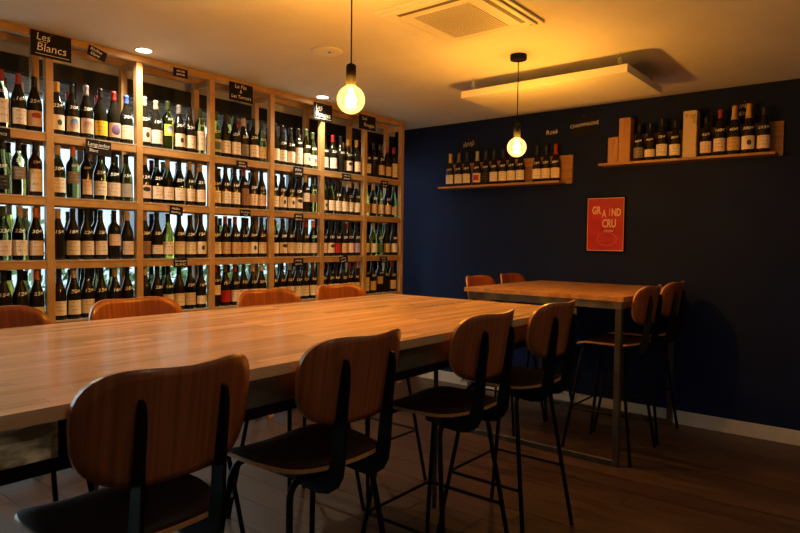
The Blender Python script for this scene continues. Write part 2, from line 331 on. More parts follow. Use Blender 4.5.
def lab(name, col, ink=(0.12, 0.09, 0.07), style='lines', c2=None):
    m = mat('label_'+name, col, 0.7, spec=0.25); nt, N, L, b = nodes(m)
    uv = N.new('ShaderNodeUVMap'); sp = N.new('ShaderNodeSeparateXYZ'); L.new(uv.outputs[0], sp.inputs[0])
    def mth(op, a, v=None, v2=None):
        n = N.new('ShaderNodeMath'); n.operation = op
        for i, q in enumerate((a, v, v2)):
            if q is None: continue
            if isinstance(q, (int, float)): n.inputs[i].default_value = q
            else: L.new(q, n.inputs[i])
        return n.outputs[0]
    u, v = sp.outputs[0], sp.outputs[1]
    if style == 'lines':
        # a few rows of printed words: bands in v, broken by noise in u, inside margins
        band = mth('GREATER_THAN', mth('SINE', mth('MULTIPLY', v, 24)), 0.45)
        nz = N.new('ShaderNodeTexNoise'); nz.inputs['Scale'].default_value = 9; oi = N.new('ShaderNodeObjectInfo')
        cm = N.new('ShaderNodeCombineXYZ'); L.new(mth('MULTIPLY', u, 3.0), cm.inputs[0]); L.new(mth('MULTIPLY', v, 0.7), cm.inputs[1]); L.new(mth('MULTIPLY', oi.outputs['Random'], 40), cm.inputs[2]); L.new(cm.outputs[0], nz.inputs['Vector'])
        msk = mth('MULTIPLY', mth('MULTIPLY', band, mth('GREATER_THAN', nz.outputs[0], 0.53)), mth('MULTIPLY', mth('LESS_THAN', mth('ABSOLUTE', mth('SUBTRACT', u, 0.5)), 0.3), mth('LESS_THAN', mth('ABSOLUTE', mth('SUBTRACT', v, 0.55)), 0.36)))
        msk = mth('MULTIPLY', msk, 0.6)
    else:
        cx, cy, rx, ry = {'disc': (0.5, 0.52, 0.30, 0.36), 'emblem': (0.58, 0.5, 0.14, 0.2), 'arch': (0.5, 0.5, 0.34, 0.3), 'blot': (0.55, 0.7, 0.28, 0.18), 'panel': (0.5, 0.5, 0.3, 0.3)}[style]
        dx = mth('DIVIDE', mth('SUBTRACT', u, cx), rx); dy = mth('DIVIDE', mth('SUBTRACT', v, cy), ry)
        d = mth('ADD', mth('MULTIPLY', dx, dx), mth('MULTIPLY', dy, dy)) if style != 'panel' else mth('MAXIMUM', mth('ABSOLUTE', dx), mth('ABSOLUTE', dy))
        msk = mth('LESS_THAN', d, 1.0)
    mx = N.new('ShaderNodeMix'); mx.data_type = 'RGBA'; L.new(msk, mx.inputs[0]); mx.inputs[6].default_value = (*col, 1)
    if c2:
        cr = N.new('ShaderNodeValToRGB'); cr.color_ramp.elements[0].position = 0.3; cr.color_ramp.elements[1].position = 0.75
        cr.color_ramp.elements[0].color = (*c2, 1); cr.color_ramp.elements[1].color = (*ink, 1); L.new(v, cr.inputs[0]); L.new(cr.outputs[0], mx.inputs[7])
    else: mx.inputs[7].default_value = (*ink, 1)
    L.new(mx.outputs[2], b.inputs['Base Color']); return m
LABMAT = {'w': lab('cream', (0.86, 0.77, 0.65)), 'p': lab('pinkish', (0.82, 0.66, 0.55)), 't': lab('tan', (0.68, 0.45, 0.25)), 'g': lab('grey', (0.23, 0.20, 0.17), (0.6, 0.55, 0.45)),
          'y': lab('yellow', (0.78, 0.52, 0.04), (0.25, 0.12, 0.02)), 'Y': lab('yellow_blue', (0.80, 0.66, 0.08), (0.06, 0.25, 0.55), 'disc', (0.75, 0.7, 0.5)), 'r': lab('red', (0.50, 0.025, 0.025), (0.25, 0.01, 0.01)), 'l': lab('lilac', (0.42, 0.33, 0.62)),
          'G': lab('green', (0.05, 0.16, 0.06), (0.3, 0.4, 0.2)), 'o': lab('ochre', (0.62, 0.42, 0.17)), 'n': lab('brown', (0.26, 0.14, 0.07), (0.1, 0.05, 0.03)), 'k': lab('black', (0.02, 0.018, 0.016), (0.35, 0.3, 0.25)),
          'E': lab('cream_emblem', (0.86, 0.75, 0.62), (0.06, 0.07, 0.05), 'emblem'), 'S': lab('sky_picture', (0.70, 0.62, 0.52), (0.10, 0.27, 0.52), 'disc', (0.62, 0.40, 0.33)), 'A': lab('arch_picture', (0.68, 0.52, 0.44), (0.42, 0.22, 0.17), 'arch', (0.65, 0.5, 0.42)),
          'V': lab('violet_disc', (0.72, 0.52, 0.40), (0.30, 0.20, 0.52), 'disc', (0.12, 0.07, 0.13)), 'R': lab('red_patch', (0.70, 0.54, 0.42), (0.45, 0.07, 0.05), 'blot'), 'H': lab('pale_grey', (0.46, 0.47, 0.47), (0.3, 0.25, 0.25)),
          'W': lab('blue_white', (0.60, 0.62, 0.62), (0.14, 0.22, 0.32), 'panel'), 'D': lab('dark_art', (0.82, 0.67, 0.56), (0.05, 0.04, 0.04), 'blot'), 'X': lab('red_banded', (0.82, 0.70, 0.62), (0.50, 0.04, 0.04), 'panel'), 'C': lab('cream_stamp', (0.86, 0.77, 0.66), (0.45, 0.16, 0.14), 'emblem')}
LNAME = {'w': 'cream', 'p': 'pinkish', 't': 'tan', 'g': 'grey', 'y': 'yellow', 'Y': 'yellow-and-blue', 'r': 'red', 'l': 'lilac', 'G': 'green', 'o': 'ochre', 'n': 'brown', 'k': 'black', 'E': 'emblem', 'S': 'sky-picture', 'A': 'arch-picture',
         'V': 'violet-disc', 'R': 'red-patch', 'H': 'pale-grey', 'W': 'blue-panel', 'D': 'dark-picture', 'X': 'red-banded', 'C': 'stamped', '-': 'no'}
ORD = ['first', 'second', 'third', 'fourth', 'fifth', 'sixth', 'seventh', 'eighth', 'ninth', 'tenth', 'eleventh']
PRICES = ['22€', '20€', '25€', '28€', '30€', '15€', '18€', '12€', '16€', '23€']
def bottle(code, loc, label, group, price=None, scale=1.0, rz=0.0, wide=1.0):
    """code: shape glass label labelshape cap"""
    s, g, l, sh, c = code
    b = empty('wine_bottle', loc, rz); b.scale = (min(scale, wide), min(scale, wide), scale)
    obj('bottle_glass', body_mesh(s, g), None, b)
    if l != '-': obj('label', label_mesh(s, sh, l), None, b)
    obj('capsule', cap_mesh(s, c), None, b)
    if price: obj('price_mark', price_mesh(s, price), None, b)
    tag(b, label, 'bottle', group); return b
# per row, per bay (bay 7 leftmost ... bay 1 next to the navy wall), bottles as the photo shows them, left to right
CELLS = {
 0: {7: ['.', '.', '.', 'Bkwtr', 'bdwmm', 'bdRmd'], 6: ['bdEmy', 'bdSmd', 'bdAms', 'bdymd', 'bdVmr', 'bdwmb'], 5: ['bdEmw', 'bdwmw', 'ByYhg', 'bdEms', 'bdwmd', 'Bywtg'],
     4: ['byWmg', 'bdwmd', 'bdwmd', 'bdgmw', 'bdwmd', 'bgwmg'], 3: ['bdwmd', 'bdwmd', 'bdwmd', 'Bdwtd', 'byCmg', 'byCmg'], 2: ['bdwmd', 'bdwmr', 'bd-md', 'bdDmy', 'bdwmy'], 1: ['bdwmd', 'bd-md', 'bdtmd', 'bdtmr', 'Bdwtr']},
 1: {7: ['.', '.', '.', 'agkmd', 'Bkghd', 'Buwtd'], 6: ['bgwmw', 'Bggho', 'Bdpqd', 'bywmd', 'bgwmd', 'bgHmd'], 5: ['bdDmw', 'bgwmd', 'bgpmw', 'bgwmd', 'bdwmy', 'bdwmy'],
     4: ['bdwmd', 'bdwmd', 'bdwmd', 'Bdntr', 'bdpmd', 'bdpmd'], 3: ['bdwmd', 'bdEmd', 'bdEmg', 'bdDmd', 'Bdwhw', 'Bynhd'], 2: ['bdEmd', 'bywmd', 'bdwmd', 'bdwmw', 'bdwmw', 'bdwmw'], 1: ['bytmw', 'bgtmw', 'bgpmd', 'bdtmd', 'aepmg']},
 2: {7: ['.', '.', '.', 'bgpmg', 'bgwmw', 'bdpmo'], 6: ['bd-mw', 'bdwmd', 'bdpmd', 'bdwmd', 'Bdphd', 'bdpmw'], 5: ['bdnmy', 'bdwsd', 'bywmd', 'bdwmd', 'bdwmd', 'bdEmd'],
     4: ['bdwmd', 'bdtmr', 'bdtmr', 'bdtmd', 'bdEmd', 'bdwmd'], 3: ['bywmg', 'bdDmd', 'bdpmd', 'bdwmd', 'bdwmr', 'bgpmo'], 2: ['bdpmd', 'bdDmd', 'bdrmd', 'bdtmd', 'bdpmd', 'bdlmd'], 1: ['bdwmd', 'bywms', 'bgGmd', 'bdomd', 'bdwmd']},
 3: {7: ['.', '.', '.', 'bd-md', 'bd-md', 'bdwso'], 6: ['bdwmd', 'bdwmw', 'bdwmd', 'bd-md', 'bd-my', 'bd-md'], 5: ['bd-mw', 'bd-md', 'bgwmd', 'bdwmd', 'bgpmd', 'bdwsd'],
     4: ['Bdwhr', 'bdrmn', 'bdwmr', 'bdwmg', 'bdwmw', 'bdwmw'], 3: ['bdwmr', 'bdwmd', 'bdwmw', 'bdwmd', 'bdwmd', 'bdwmr'], 2: ['bdwmr', 'bdwmd', 'bdwmd', 'bdwmd', 'bdwmr', 'bdwmr'], 1: ['Bdptr', 'bdomd', 'Bdohd', 'bd-md', 'bdpmr']},
}
ROWN = ['top shelf', 'second shelf', 'third shelf', 'fourth shelf']
rb = random.Random(3)
for row, bays in CELLS.items():
    z = ZS[row]+0.0004
    for bay, L in bays.items():
        n = len(L); y0, y1 = -P*bay+PWD/2, -P*(bay-1)-PWD/2; st = (y1-y0)/n
        for i, code in enumerate(L):
            if code == '.': continue
            y = y0+st*(i+0.5)+rb.uniform(-0.001, 0.001); k = n-1-i
            g = GNAME[code[1]]; a, e = LNAME[code[2]], CNAME[code[4]]
            bottle(code, (-0.058+rb.uniform(-0.006, 0.006), y, z), '%s bottle, %s label, %s cap, %s, %s bay, %s bottle counting from navy wall' % (g, a, e, ROWN[row], ORD[bay-1], ORD[k]),
                   'wine bottles in the front row of the rack', rb.choice(PRICES) if rb.random() < 0.9 else None, rb.uniform(1.05, 1.11) if row == 0 else rb.uniform(1.02, 1.05) if code[0] != 'a' else 0.95, rb.uniform(-0.25, 0.05))
        # second row standing behind
        m = 4 if bay > 1 else 2
        slots = rb.sample(range(n), m) if bay < 7 else [3, 4, 5]
        last = 99.0
        for q, i in enumerate(sorted(slots, reverse=True)):
            y = y0+st*(i+0.5)+rb.uniform(0.012, 0.035)*(1 if i < n-1 else -1)
            y = min(max(y, y0+0.045), y1-0.045, last-0.086); last = y
            if y < y0+0.042: continue
            gk = rb.choice('ddgyg' if row < 3 else 'dddgy'); code = rb.choice('bbbBa' if gk != 'd' else 'bbB')+gk+'-m'+rb.choice('ddgdrwn')
            bottle(code, (-0.160+rb.uniform(-0.006, 0.004), y, z), '%s bottle behind the front row, %s, %s bay, %s rear bottle from navy wall' % (GNAME[gk], ROWN[row], ORD[bay-1], ORD[q]),
                   'wine bottles in the rear row of the rack', None, rb.uniform(0.98, 1.04), 0)

# ------------------------------------------------------------------ chalkboard signs on the rack
def scribble(wd, ht, rows, seed, th=0.0022):
    """illegible hand lettering: small zigzag chalk strokes in rows (x to the right, y up)"""
    rnd = random.Random(seed); bm = bmesh.new()
    for r in range(rows):
        yc = ht*(0.5-(r+0.5)/rows)*0.8; amp = ht/rows*0.24; x = -wd*0.38*rnd.uniform(0.7, 1); pts = []; xe = wd*0.38*rnd.uniform(0.75, 1); k = 0
        while x < xe:
            pts.append((x, yc+(amp if k % 2 else -amp)*rnd.uniform(0.5, 1.2))); x += wd*rnd.uniform(0.03, 0.06); k += 1
        for a, b in zip(pts, pts[1:]):
            a, b = Vector(a), Vector(b); d = (b-a).normalized(); nrm = Vector((-d.y, d.x))*th/2
            bm.faces.new([bm.verts.new((p.x, p.y, 0)) for p in (a-nrm, b-nrm, b+nrm, a+nrm)])
    return mesh(bm, 'scribble')
def sign(center, wd, ht, label, lines=None, rows=2, tilt=0.0, size=None, face='x', seed=0, underline=None, pin=True):
    """thin chalkboard; face x: looks along +X from the rack, face y: hangs on the navy wall"""
    bm = bmesh.new(); B(bm, -wd/2, wd/2, -ht/2, ht/2, -0.002, 0.002); M = FACE_X if face == 'x' else FACE_Y
    me = mesh(bm, 'board'); xform(me, M)
    o = obj('chalkboard_sign', me, M_chalkb, None, center if face != 'x' else (center[0], center[1]+0.014, center[2])); o.rotation_euler = (tilt, 0, 0) if face == 'x' else (0, -tilt, 0)
    tag(o, label, 'sign', 'chalkboard signs')
    off = Matrix.Translation((0, 0, 0.0026))
    if lines:
        for t, (px, py, s) in lines:
            tm = text_mesh(t, s, 0.12, weight=0.0); xform(tm, M @ off @ Matrix.Translation((px, py, 0))); obj('lettering', tm, M_chalk, o)
    else:
        tm = scribble(wd, ht, rows, seed); xform(tm, M @ off); obj('lettering', tm, M_chalk, o)
    if underline:
        bm = bmesh.new()
        for (xa, xb, yy) in underline: B(bm, xa, xb, yy-0.0012, yy+0.0012, 0, 0.0004)
        um = mesh(bm, 'underline'); xform(um, M @ off); obj('underline', um, M_chalk, o)
    if pin:
        bm = bmesh.new(); lathe(bm, [(0.004, 0), (0.004, 0.002), (0.002, 0.003)], 8); pmh = mesh(bm, 'pin', True); xform(pmh, M @ Matrix.Translation((0, ht/2-0.012, 0.002))); obj('pin', pmh, M_chrome, o)
    return o
XS = 0.0065
sign((XS, -3.335, 2.553), 0.223, 0.145, 'black chalkboard reading Les Blancs on the top beam', [('Les', (-0.045, 0.040, 0.058)), ('Blancs', (0.0, -0.018, 0.066))], underline=[(-0.07, -0.02, 0.014), (-0.09, 0.1, -0.056)])
sign((XS, -3.068, 2.576), 0.112, 0.062, 'small tilted chalkboard on the beam beside the Les Blancs board', [('Rhône', (-0.01, 0.013, 0.028)), ('blanc', (-0.01, -0.013, 0.028))], tilt=-0.26)
sign((XS, -2.495, 2.581), 0.108, 0.060, 'small level chalkboard alone on the beam above the fifth bay', rows=2, seed=4)
sign((XS, -1.988, 2.544), 0.213, 0.133, 'chalkboard reading Le Fût and Les Terroirs on the top beam', [('Le Fût', (-0.005, 0.040, 0.042)), ('&', (-0.005, 0.005, 0.036)), ('Les Terroirs', (0, -0.035, 0.036))])
sign((XS, -1.132, 2.541), 0.218, 0.145, 'chalkboard reading Les Rouges lit by the ceiling downlight', [('Les', (-0.05, 0.038, 0.058)), ('Rouges', (0.0, -0.022, 0.060))], underline=[(-0.08, -0.02, 0.010), (-0.09, 0.1, -0.056)])
sign((XS, -0.559, 2.542), 0.228, 0.132, 'unlit chalkboard reading Les Rouges next to the navy wall', [('Les', (-0.04, 0.034, 0.048)), ('Rouges', (0.02, -0.022, 0.05))])
sign((XS, -3.612, 2.010), 0.11, 0.064, 'small chalkboard on the top shelf rail, seventh bay', [('Blancs', (0.0, 0.0, 0.030))])
sign((XS, -3.064, 1.996), 0.156, 0.094, 'chalkboard reading Languedoc Blanc on the top shelf rail', [('Languedoc', (0.0, 0.018, 0.032)), ('Blanc', (-0.03, -0.02, 0.026))], tilt=-0.04, underline=[(-0.06, 0.06, 0.0)])
for (y, z, wd, ht, t, txt) in ((-1.978, 2.006, 0.1, 0.055, 0, 'top shelf rail, fourth bay'), (-1.41, 2.005, 0.11, 0.083, 0, 'top shelf rail, third bay'), (-0.831, 2.011, 0.117, 0.063, 0, 'top shelf rail, second bay'), (-0.301, 1.991, 0.105, 0.067, 0, 'top shelf rail, first bay'),
                               (-2.53, 1.632, 0.1, 0.062, -0.08, 'second shelf rail, fifth bay'), (-1.403, 1.625, 0.1, 0.066, 0, 'second shelf rail, third bay'),
                               (-1.403, 1.254, 0.106, 0.067, 0, 'third shelf rail, third bay'), (-0.861, 1.27, 0.105, 0.063, 0.17, 'third shelf rail, second bay'), (-0.303, 1.262, 0.105, 0.056, 0, 'third shelf rail, first bay')):
    sign((XS, y, z), wd, ht, 'small handwritten chalkboard on the %s from navy wall' % txt, rows=2, tilt=t, seed=int(abs(y*100)))
sign((XS, -1.947, 1.64), 0.098, 0.053, 'small chalkboard reading Bourgogne on the second shelf rail, fourth bay', [('Bourgogne', (0, 0.008, 0.019)), ('rouge', (0, -0.012, 0.016))])
sign((XS, -2.498, 1.27), 0.104, 0.063, 'small chalkboard reading Bourgogne Blanc on the third shelf rail, fifth bay', [('Bourgogne', (0, 0.014, 0.020)), ('BLANC', (0, -0.012, 0.026))])

# ------------------------------------------------------------------ tables
def table(name, label, x0, x1, y0, y1, seed, m_top):
    rnd = random.Random(seed); cx, cy = (x0+x1)/2, (y0+y1)/2
    t = tag(empty(name, (cx, cy, 0)), label, 'table')
    def lb(n, d, m, bevel=0.0015, par=None): return bobj(n, (d[0]-cx, d[1]-cx, d[2]-cy, d[3]-cy, d[4], d[5]), m, par or t, bevel)
    top = lb('table_top', (x0+0.004, x1-0.004, y0+0.004, y1-0.004, 1.073, 1.096), M_oakcore, 0.0)
    n = round((x1-x0)/0.042); sw = (x1-x0)/n
    for i in range(n):
        y = y0; first = True
        while y < y1-1e-4:
            L = rnd.uniform(0.2, 0.75) if first else rnd.uniform(0.45, 0.85); first = False
            ye = y+L
            if y1-ye < 0.2: ye = y1
            g = 0.0002
            lb('stave', (x0+sw*i+g, x0+sw*(i+1)-g, y+g, ye-g, 1.07, 1.10), m_top, 0.0, top); y = ye
    return t, lb
# long table: steel apron on trestle legs set in from the ends
TX0, TX1, TY0, TY1 = 1.37, 2.62, -5.25, -1.82
t1, lb = table('bar_table', 'long high table with a wide butcher-block top and steel apron', TX0, TX1, TY0, TY1, 5, M_oak)
lb('apron', (TX0+0.035, TX0+0.041, TY0+0.06, TY1-0.05, 0.985, 1.0695), M_steel, 0.001)
lb('apron', (TX1-0.041, TX1-0.035, -4.345, TY1-0.05, 0.985, 1.0695), M_steel, 0.001)
M_zinc_reflection = noise_col(mat('worn_zinc_reflection', rough=0.5, metal=0.0), (0.18, 0.165, 0.11), (0.88, 0.80, 0.58), 5, (3, 2.2, 4), 6, 0.1, (0.4, 0.6), 0, 0.42, 0.56)  # mottled zinc plate, with reflected light put into its pale tone
lb('apron', (TX1-0.041, TX1-0.035, TY0+0.06, -4.365, 0.985, 1.0695), M_zinc_reflection, 0.001)
lb('apron_joint', (TX1-0.041, TX1-0.030, -4.3645, -4.3455, 0.98, 1.0695), M_black, 0.001)
for xa, xb in ((TX0+0.042, TX0+0.082), (TX1-0.082, TX1-0.042)): lb('lower_rail', (xa, xb, TY0+0.06, TY1-0.05, 0.952, 0.992), M_black, 0.002)
for ya in (TY0+0.06, TY1-0.056): lb('apron', (TX0+0.042, TX1-0.042, ya, ya+0.006, 0.985, 1.0695), M_steel, 0.001)
for ya in (-3.862, -4.9):
    for xa in (TX1-0.24, TX0+0.1):
        if xa < 2 and ya > -4: ya += 0.064
        lb('leg', (xa, xa+0.024, ya, ya+0.024, 0.0, 1.0695), M_steeld, 0.002)
lb('leg', (1.99, 2.01, -2.21, -2.19, 0.0, 1.0695), M_steeld, 0.002)
lb('cross_rail', (TX0+0.04, TX1-0.04, -2.22, -2.18, 1.02, 1.0695), M_steeld, 0.002)
# square table by the wall: box-section steel frame down to the floor
QX0, QX1, QY0, QY1 = 1.375, 2.568, -0.965, 0.315
t2, lq = table('bar_table', 'square high table with oak top and box-section frame against the navy wall', QX0, QX1, QY0, QY1, 9, M_oak2)
s = 0.04
fx0, fx1, fy0, fy1 = QX0+0.03, QX1-0.014, QY0+0.012, QY1-0.02
for xa in (fx0, fx1-s):
    for ya in (fy0, fy1-s): lq('leg', (xa, xa+s, ya, ya+s, s, 1.02), M_steeld, 0.002)
for ya in (fy0, fy1-s):
    lq('top_rail', (fx0, fx1, ya, ya+s, 1.02, 1.0695), M_steel, 0.002); lq('floor_rail', (fx0, fx1, ya, ya+s, 0.0, s), M_steeld, 0.002)
for xa in (fx0, fx1-s):
    lq('top_rail', (xa, xa+s, fy0+s, fy1-s, 1.02, 1.0695), M_steel, 0.002)

# ------------------------------------------------------------------ bar stools
def make_stool_parts():
    parts = []
    # seat shell: front at -x, rear at +x
    def seat_z(x, y):
        x = x-0.03
        return 0.768+0.055*max(0, (x-0.08)/0.14)**2*0.55-0.016*max(0, (-x-0.11)/0.1)**2+0.10*y*y*1.6-0.006*math.cos(y*9)
    def outline(n, sc=1.0):
        pts = []
        for i in range(n):
            a = 2*PI*i/n; c, s_ = math.cos(a), math.sin(a); e = 2/3.4
            x = 0.226*math.copysign(abs(c)**e, c); y = 0.212*math.copysign(abs(s_)**e, s_)
            if x > 0: y *= 1-0.16*(x/0.212)
            pts.append((x*sc+0.016, y*sc))
        return pts
    def shell(z_off0, z_off1, sc=1.0, rings=6, n=40):
        bm = bmesh.new(); lay = []
        for zo in (z_off1, z_off0):
            c = bm.verts.new((0.016, 0, seat_z(0.016, 0)+zo)); R = []
            for k in range(1, rings+1):
                R.append([bm.verts.new((x, y, seat_z(x, y)+zo)) for x, y in outline(n, sc*k/rings)])
            for i in range(n): bm.faces.new((c, R[0][i], R[0][(i+1) % n]))
            for a, b in zip(R, R[1:]):
                for i in range(n): bm.faces.new((a[i], b[i], b[(i+1) % n], a[(i+1) % n]))
            lay.append(R[-1])
        for i in range(n): bm.faces.new((lay[0][i], lay[0][(i+1) % n], lay[1][(i+1) % n], lay[1][i]))
        me = mesh(bm, 'shell'); 
        for p in me.polygons: p.use_smooth = abs(p.normal.z) > 0.5
        return me
    parts.append(('seat', shell(-0.012, 0.0), M_plyedge, None, None))
    parts.append(('seat_pad', shell(0.0004, 0.006, 0.975), M_seat, 'seat', 'dark brown seat covering'))
    # backrest: rounded panel bent around the sitter, leaning back
    def back(y, z, d=0.0):
        return (0.288-1.55*y*y+(z-1.03)*0.16+d, y, z)
    def bshell(d0, d1):
        bm = bmesh.new(); n = 48; rings = 6; lay = []
        def ol(k):
            pts = []
            for i in range(n):
                a = 2*PI*i/n; c, s_ = math.cos(a), math.sin(a); e = 2/2.55
                y = 0.217*math.copysign(abs(c)**e, c); z = (0.150 if s_ > 0 else 0.133)*math.copysign(abs(s_)**e, s_)
                z += 0.010*math.cos(y*13) if z < 0 else -0.020*math.cos(y*12.5)
                y *= 1+0.10*z/0.133*0.35
                pts.append((y*k, 1.032+z*k))
            return pts
        for d in (d0, d1):
            c = bm.verts.new(back(0, 1.032, d)); R = []
            for k in range(1, rings+1): R.append([bm.verts.new(back(y, z, d)) for y, z in ol(k/rings)])
            for i in range(n): bm.faces.new((c, R[0][i], R[0][(i+1) % n]))
            for a, b in zip(R, R[1:]):
                for i in range(n): bm.faces.new((a[i], b[i], b[(i+1) % n], a[(i+1) % n]))
            lay.append(R[-1])
        for i in range(n): bm.faces.new((lay[0][i], lay[0][(i+1) % n], lay[1][(i+1) % n], lay[1][i]))
        me = mesh(bm, 'backrest'); me.materials.append(M_ply); me.materials.append(M_plyedge)
        for p in me.polygons:
            p.use_smooth = p.index < len(me.polygons)-n; p.material_index = 0 if p.use_smooth else 1
        return me
    parts.append(('backrest', bshell(-0.013, 0.0), M_ply, None, None))
    # two cut-plate brackets carrying the back
    outer = [(0.02, 0.716), (0.10, 0.703), (0.185, 0.697), (0.228, 0.706), (0.262, 0.730), (0.281, 0.765), (0.288, 0.81), (0.290, 0.87), (0.292, 0.93), (0.298, 0.98), (0.304, 1.03), (0.305, 1.07), (0.300, 1.098)]
    inner = [(0.02, 0.742), (0.10, 0.738), (0.17, 0.742), (0.203, 0.752), (0.228, 0.775), (0.240, 0.81), (0.247, 0.87), (0.256, 0.93), (0.2635, 0.98), (0.2715, 1.03), (0.278, 1.07), (0.286, 1.103)]
    for sy in (-1, 1):
        bm = bmesh.new(); yc = sy*0.100-0.006
        for t_ in (-0.005, 0.005): pass
        poly = outer+inner[::-1]
        A = [bm.verts.new((x, yc-0.005, z)) for x, z in poly]; C = [bm.verts.new((x, yc+0.005, z)) for x, z in poly]
        bm.faces.new(A); bm.faces.new(C[::-1])
        for i in range(len(poly)): bm.faces.new((A[i], A[(i+1) % len(poly)], C[(i+1) % len(poly)], C[i]))
        bmesh.ops.triangulate(bm, faces=[f for f in bm.faces if len(f.verts) > 4])
        parts.append(('back_bracket', mesh(bm, 'bracket'), M_black, None, None))
    # legs: front and rear pairs bent inwards under the seat
    foot, top = (0.235, 0.26), (0.132, 0.172)
    for sx in (-1, 1):
        for sy in (-1, 1):
            a, b, c = (sx*foot[0], sy*foot[1], 0), (sx*top[0], sy*top[1], 0.730), (sx*(top[0]-0.004), sy*0.002, 0.730)
            bm = bmesh.new(); tube(bm, [a]+bend(a, b, c, 0.055, 6)+[c], 0.0105, 10); parts.append(('leg', mesh(bm, 'leg', True), M_black, None, None))
    f = lambda z: (foot[0]+(top[0]-foot[0])*z/0.73, foot[1]+(top[1]-foot[1])*z/0.73)
    fx, fy = f(0.31)
    bm = bmesh.new(); p = [(fx, -fy, 0.31), (-fx-0.004, -fy, 0.31), (-fx-0.004, fy, 0.31), (fx, fy, 0.31)]
    tube(bm, [p[0]]+bend(p[0], p[1], p[2], 0.04)+bend(p[1], p[2], p[3], 0.04)+[p[3]], 0.007, 8)
    parts.append(('footrest', mesh(bm, 'footrest', True), M_black, None, None))
    bm = bmesh.new()
    B(bm, -0.05, 0.0, -0.14, 0.14, 0.742, 0.752); B(bm, 0.09, 0.13, -0.14, 0.14, 0.742, 0.752)
    parts.append(('seat_support', mesh(bm, 'seat_support'), M_black, None, None))
    return parts
SP = make_stool_parts()
def stool(x, y, rz, label, group):
    e = tag(empty('bar_stool', (x, y, 0), rz), label, 'bar stool', group); made = {}
    for n, me, m, par, lb_ in SP:
        o = obj(n, me, m, made.get(par, e)); made[n] = o
        if lb_: o['label'] = lb_
    return e
G = 'plywood bar stools'
NEAR = [(2.425, -2.175, 0.0, 'first'), (2.425, -2.79, 0.0, 'second'), (2.43, -3.55, 0.0, 'third'), (2.425, -4.15, 0.0, 'fourth')]
for x, y, r, o_ in NEAR: stool(x, y, r, 'plywood bar stool at the long table, room side, %s from the square table' % o_, G)
FAR = [(1.50, -2.18, 0.0, 'first'), (1.50, -2.735, 0.0, 'second'), (1.50, -3.485, 0.0, 'third'), (1.50, -4.07, 0.0, 'fourth')]
for x, y, r, o_ in FAR: stool(x, y, PI+r, 'plywood bar stool at the long table, wine-rack side, %s from the square table' % o_, G)
stool(2.378, -0.63, 0.0, 'plywood bar stool at the square table, side away from rack, farther from wall', G)
stool(2.378, -0.05, 0.0, 'plywood bar stool at the square table, side away from rack, next to wall', G)
stool(1.505, -0.565, PI, 'plywood bar stool at the square table, wine-rack side, farther from wall', G)
stool(1.505, -0.02, PI, 'plywood bar stool at the square table, wine-rack side, next to wall', G)

# ------------------------------------------------------------------ pendants
def pendant(x, y, label):
    e = tag(empty('pendant_lamp', (x, y, 0)), label, 'lamp', 'globe pendant lamps')
    bm = bmesh.new(); lathe(bm, [(0.05, ZC-0.034), (0.052, ZC-0.030), (0.052, ZC-0.001)], 28); obj('ceiling_rose', mesh(bm, 'rose', False), M_blackm, e)
    bm = bmesh.new(); tube(bm, [(0, 0, 2.165), (0, 0, ZC-0.03)], 0.0032, 6); obj('cord', mesh(bm, 'cord', True), M_blackm, e)
    bm = bmesh.new(); lathe(bm, [(0.018, 2.108), (0.022, 2.109), (0.022, 2.192), (0.018, 2.198), (0.006, 2.204)], 20); obj('socket', mesh(bm, 'socket', True), M_blackm, e)
    R = 0.061; zc = 2.048; pr = [(0.0005, zc-R)]+[(R*math.sin(a), zc-R*math.cos(a)) for a in [PI*i/22 for i in range(1, 19)]]
    pr += [(0.023, zc+0.058), (0.019, zc+0.066), (0.0175, zc+0.078)]
    bm = bmesh.new(); lathe(bm, pr, 28, cap=False); bl = obj('bulb', mesh(bm, 'bulb', True), M_bulb, e)
    bm = bmesh.new()
    for k in range(8):
        a = 2*PI*k/8; c, s_ = math.cos(a), math.sin(a)
        tube(bm, [(0.007*c, 0.007*s_, zc+0.045), (0.020*c, 0.020*s_, zc-0.034)], 0.0028, 5)
    obj('filament', mesh(bm, 'filament'), M_fil, bl)
    bm = bmesh.new(); lathe(bm, [(0.006, zc+0.035), (0.009, zc+0.05), (0.012, zc+0.078)], 10); obj('glass_stem', mesh(bm, 'stem', True), mat('bulb_stem', (0.6, 0.5, 0.35), 0.3), bl)
    ld = bpy.data.lights.new('bulb_light', 'POINT'); ld.energy = BULB_W; ld.color = WARM; ld.shadow_soft_size = 0.03
    lo = bpy.data.objects.new('bulb_light', ld); COL.objects.link(lo); lo.parent = e; lo.location = (0, 0, zc)
    return e
pendant(1.985, -1.32, 'glowing globe bulb pendant hanging nearest the navy wall')
pendant(2.04, -2.925, 'glowing globe bulb pendant hanging over the middle of the long table')

# ------------------------------------------------------------------ ceiling fittings
def downlight(x, y, label, watts=SPOT_W, size=2.6, group='recessed downlights along the rack'):
    e = tag(empty('ceiling_downlight', (x, y, 0)), label, 'downlight', group)
    bm = bmesh.new(); n = 24
    lathe(bm, [(0.046, ZC-0.004), (0.056, ZC-0.006), (0.058, ZC-0.001), (0.046, ZC-0.0005)], n, cap=False); obj('trim_ring', mesh(bm, 'ring', True), M_acw, e)
    bm = bmesh.new(); lathe(bm, [(0.046, ZC-0.0045), (0.045, ZC-0.001)], n); obj('lens', mesh(bm, 'lens'), M_led, e)
    ld = bpy.data.lights.new('downlight_beam', 'SPOT'); ld.energy = watts; ld.color = (1.0, 0.83, 0.58); ld.spot_size = size; ld.spot_blend = 0.9; ld.shadow_soft_size = 0.03
    lo = bpy.data.objects.new('downlight_beam', ld); COL.objects.link(lo); lo.parent = e; lo.location = (0, 0, ZC-0.012)
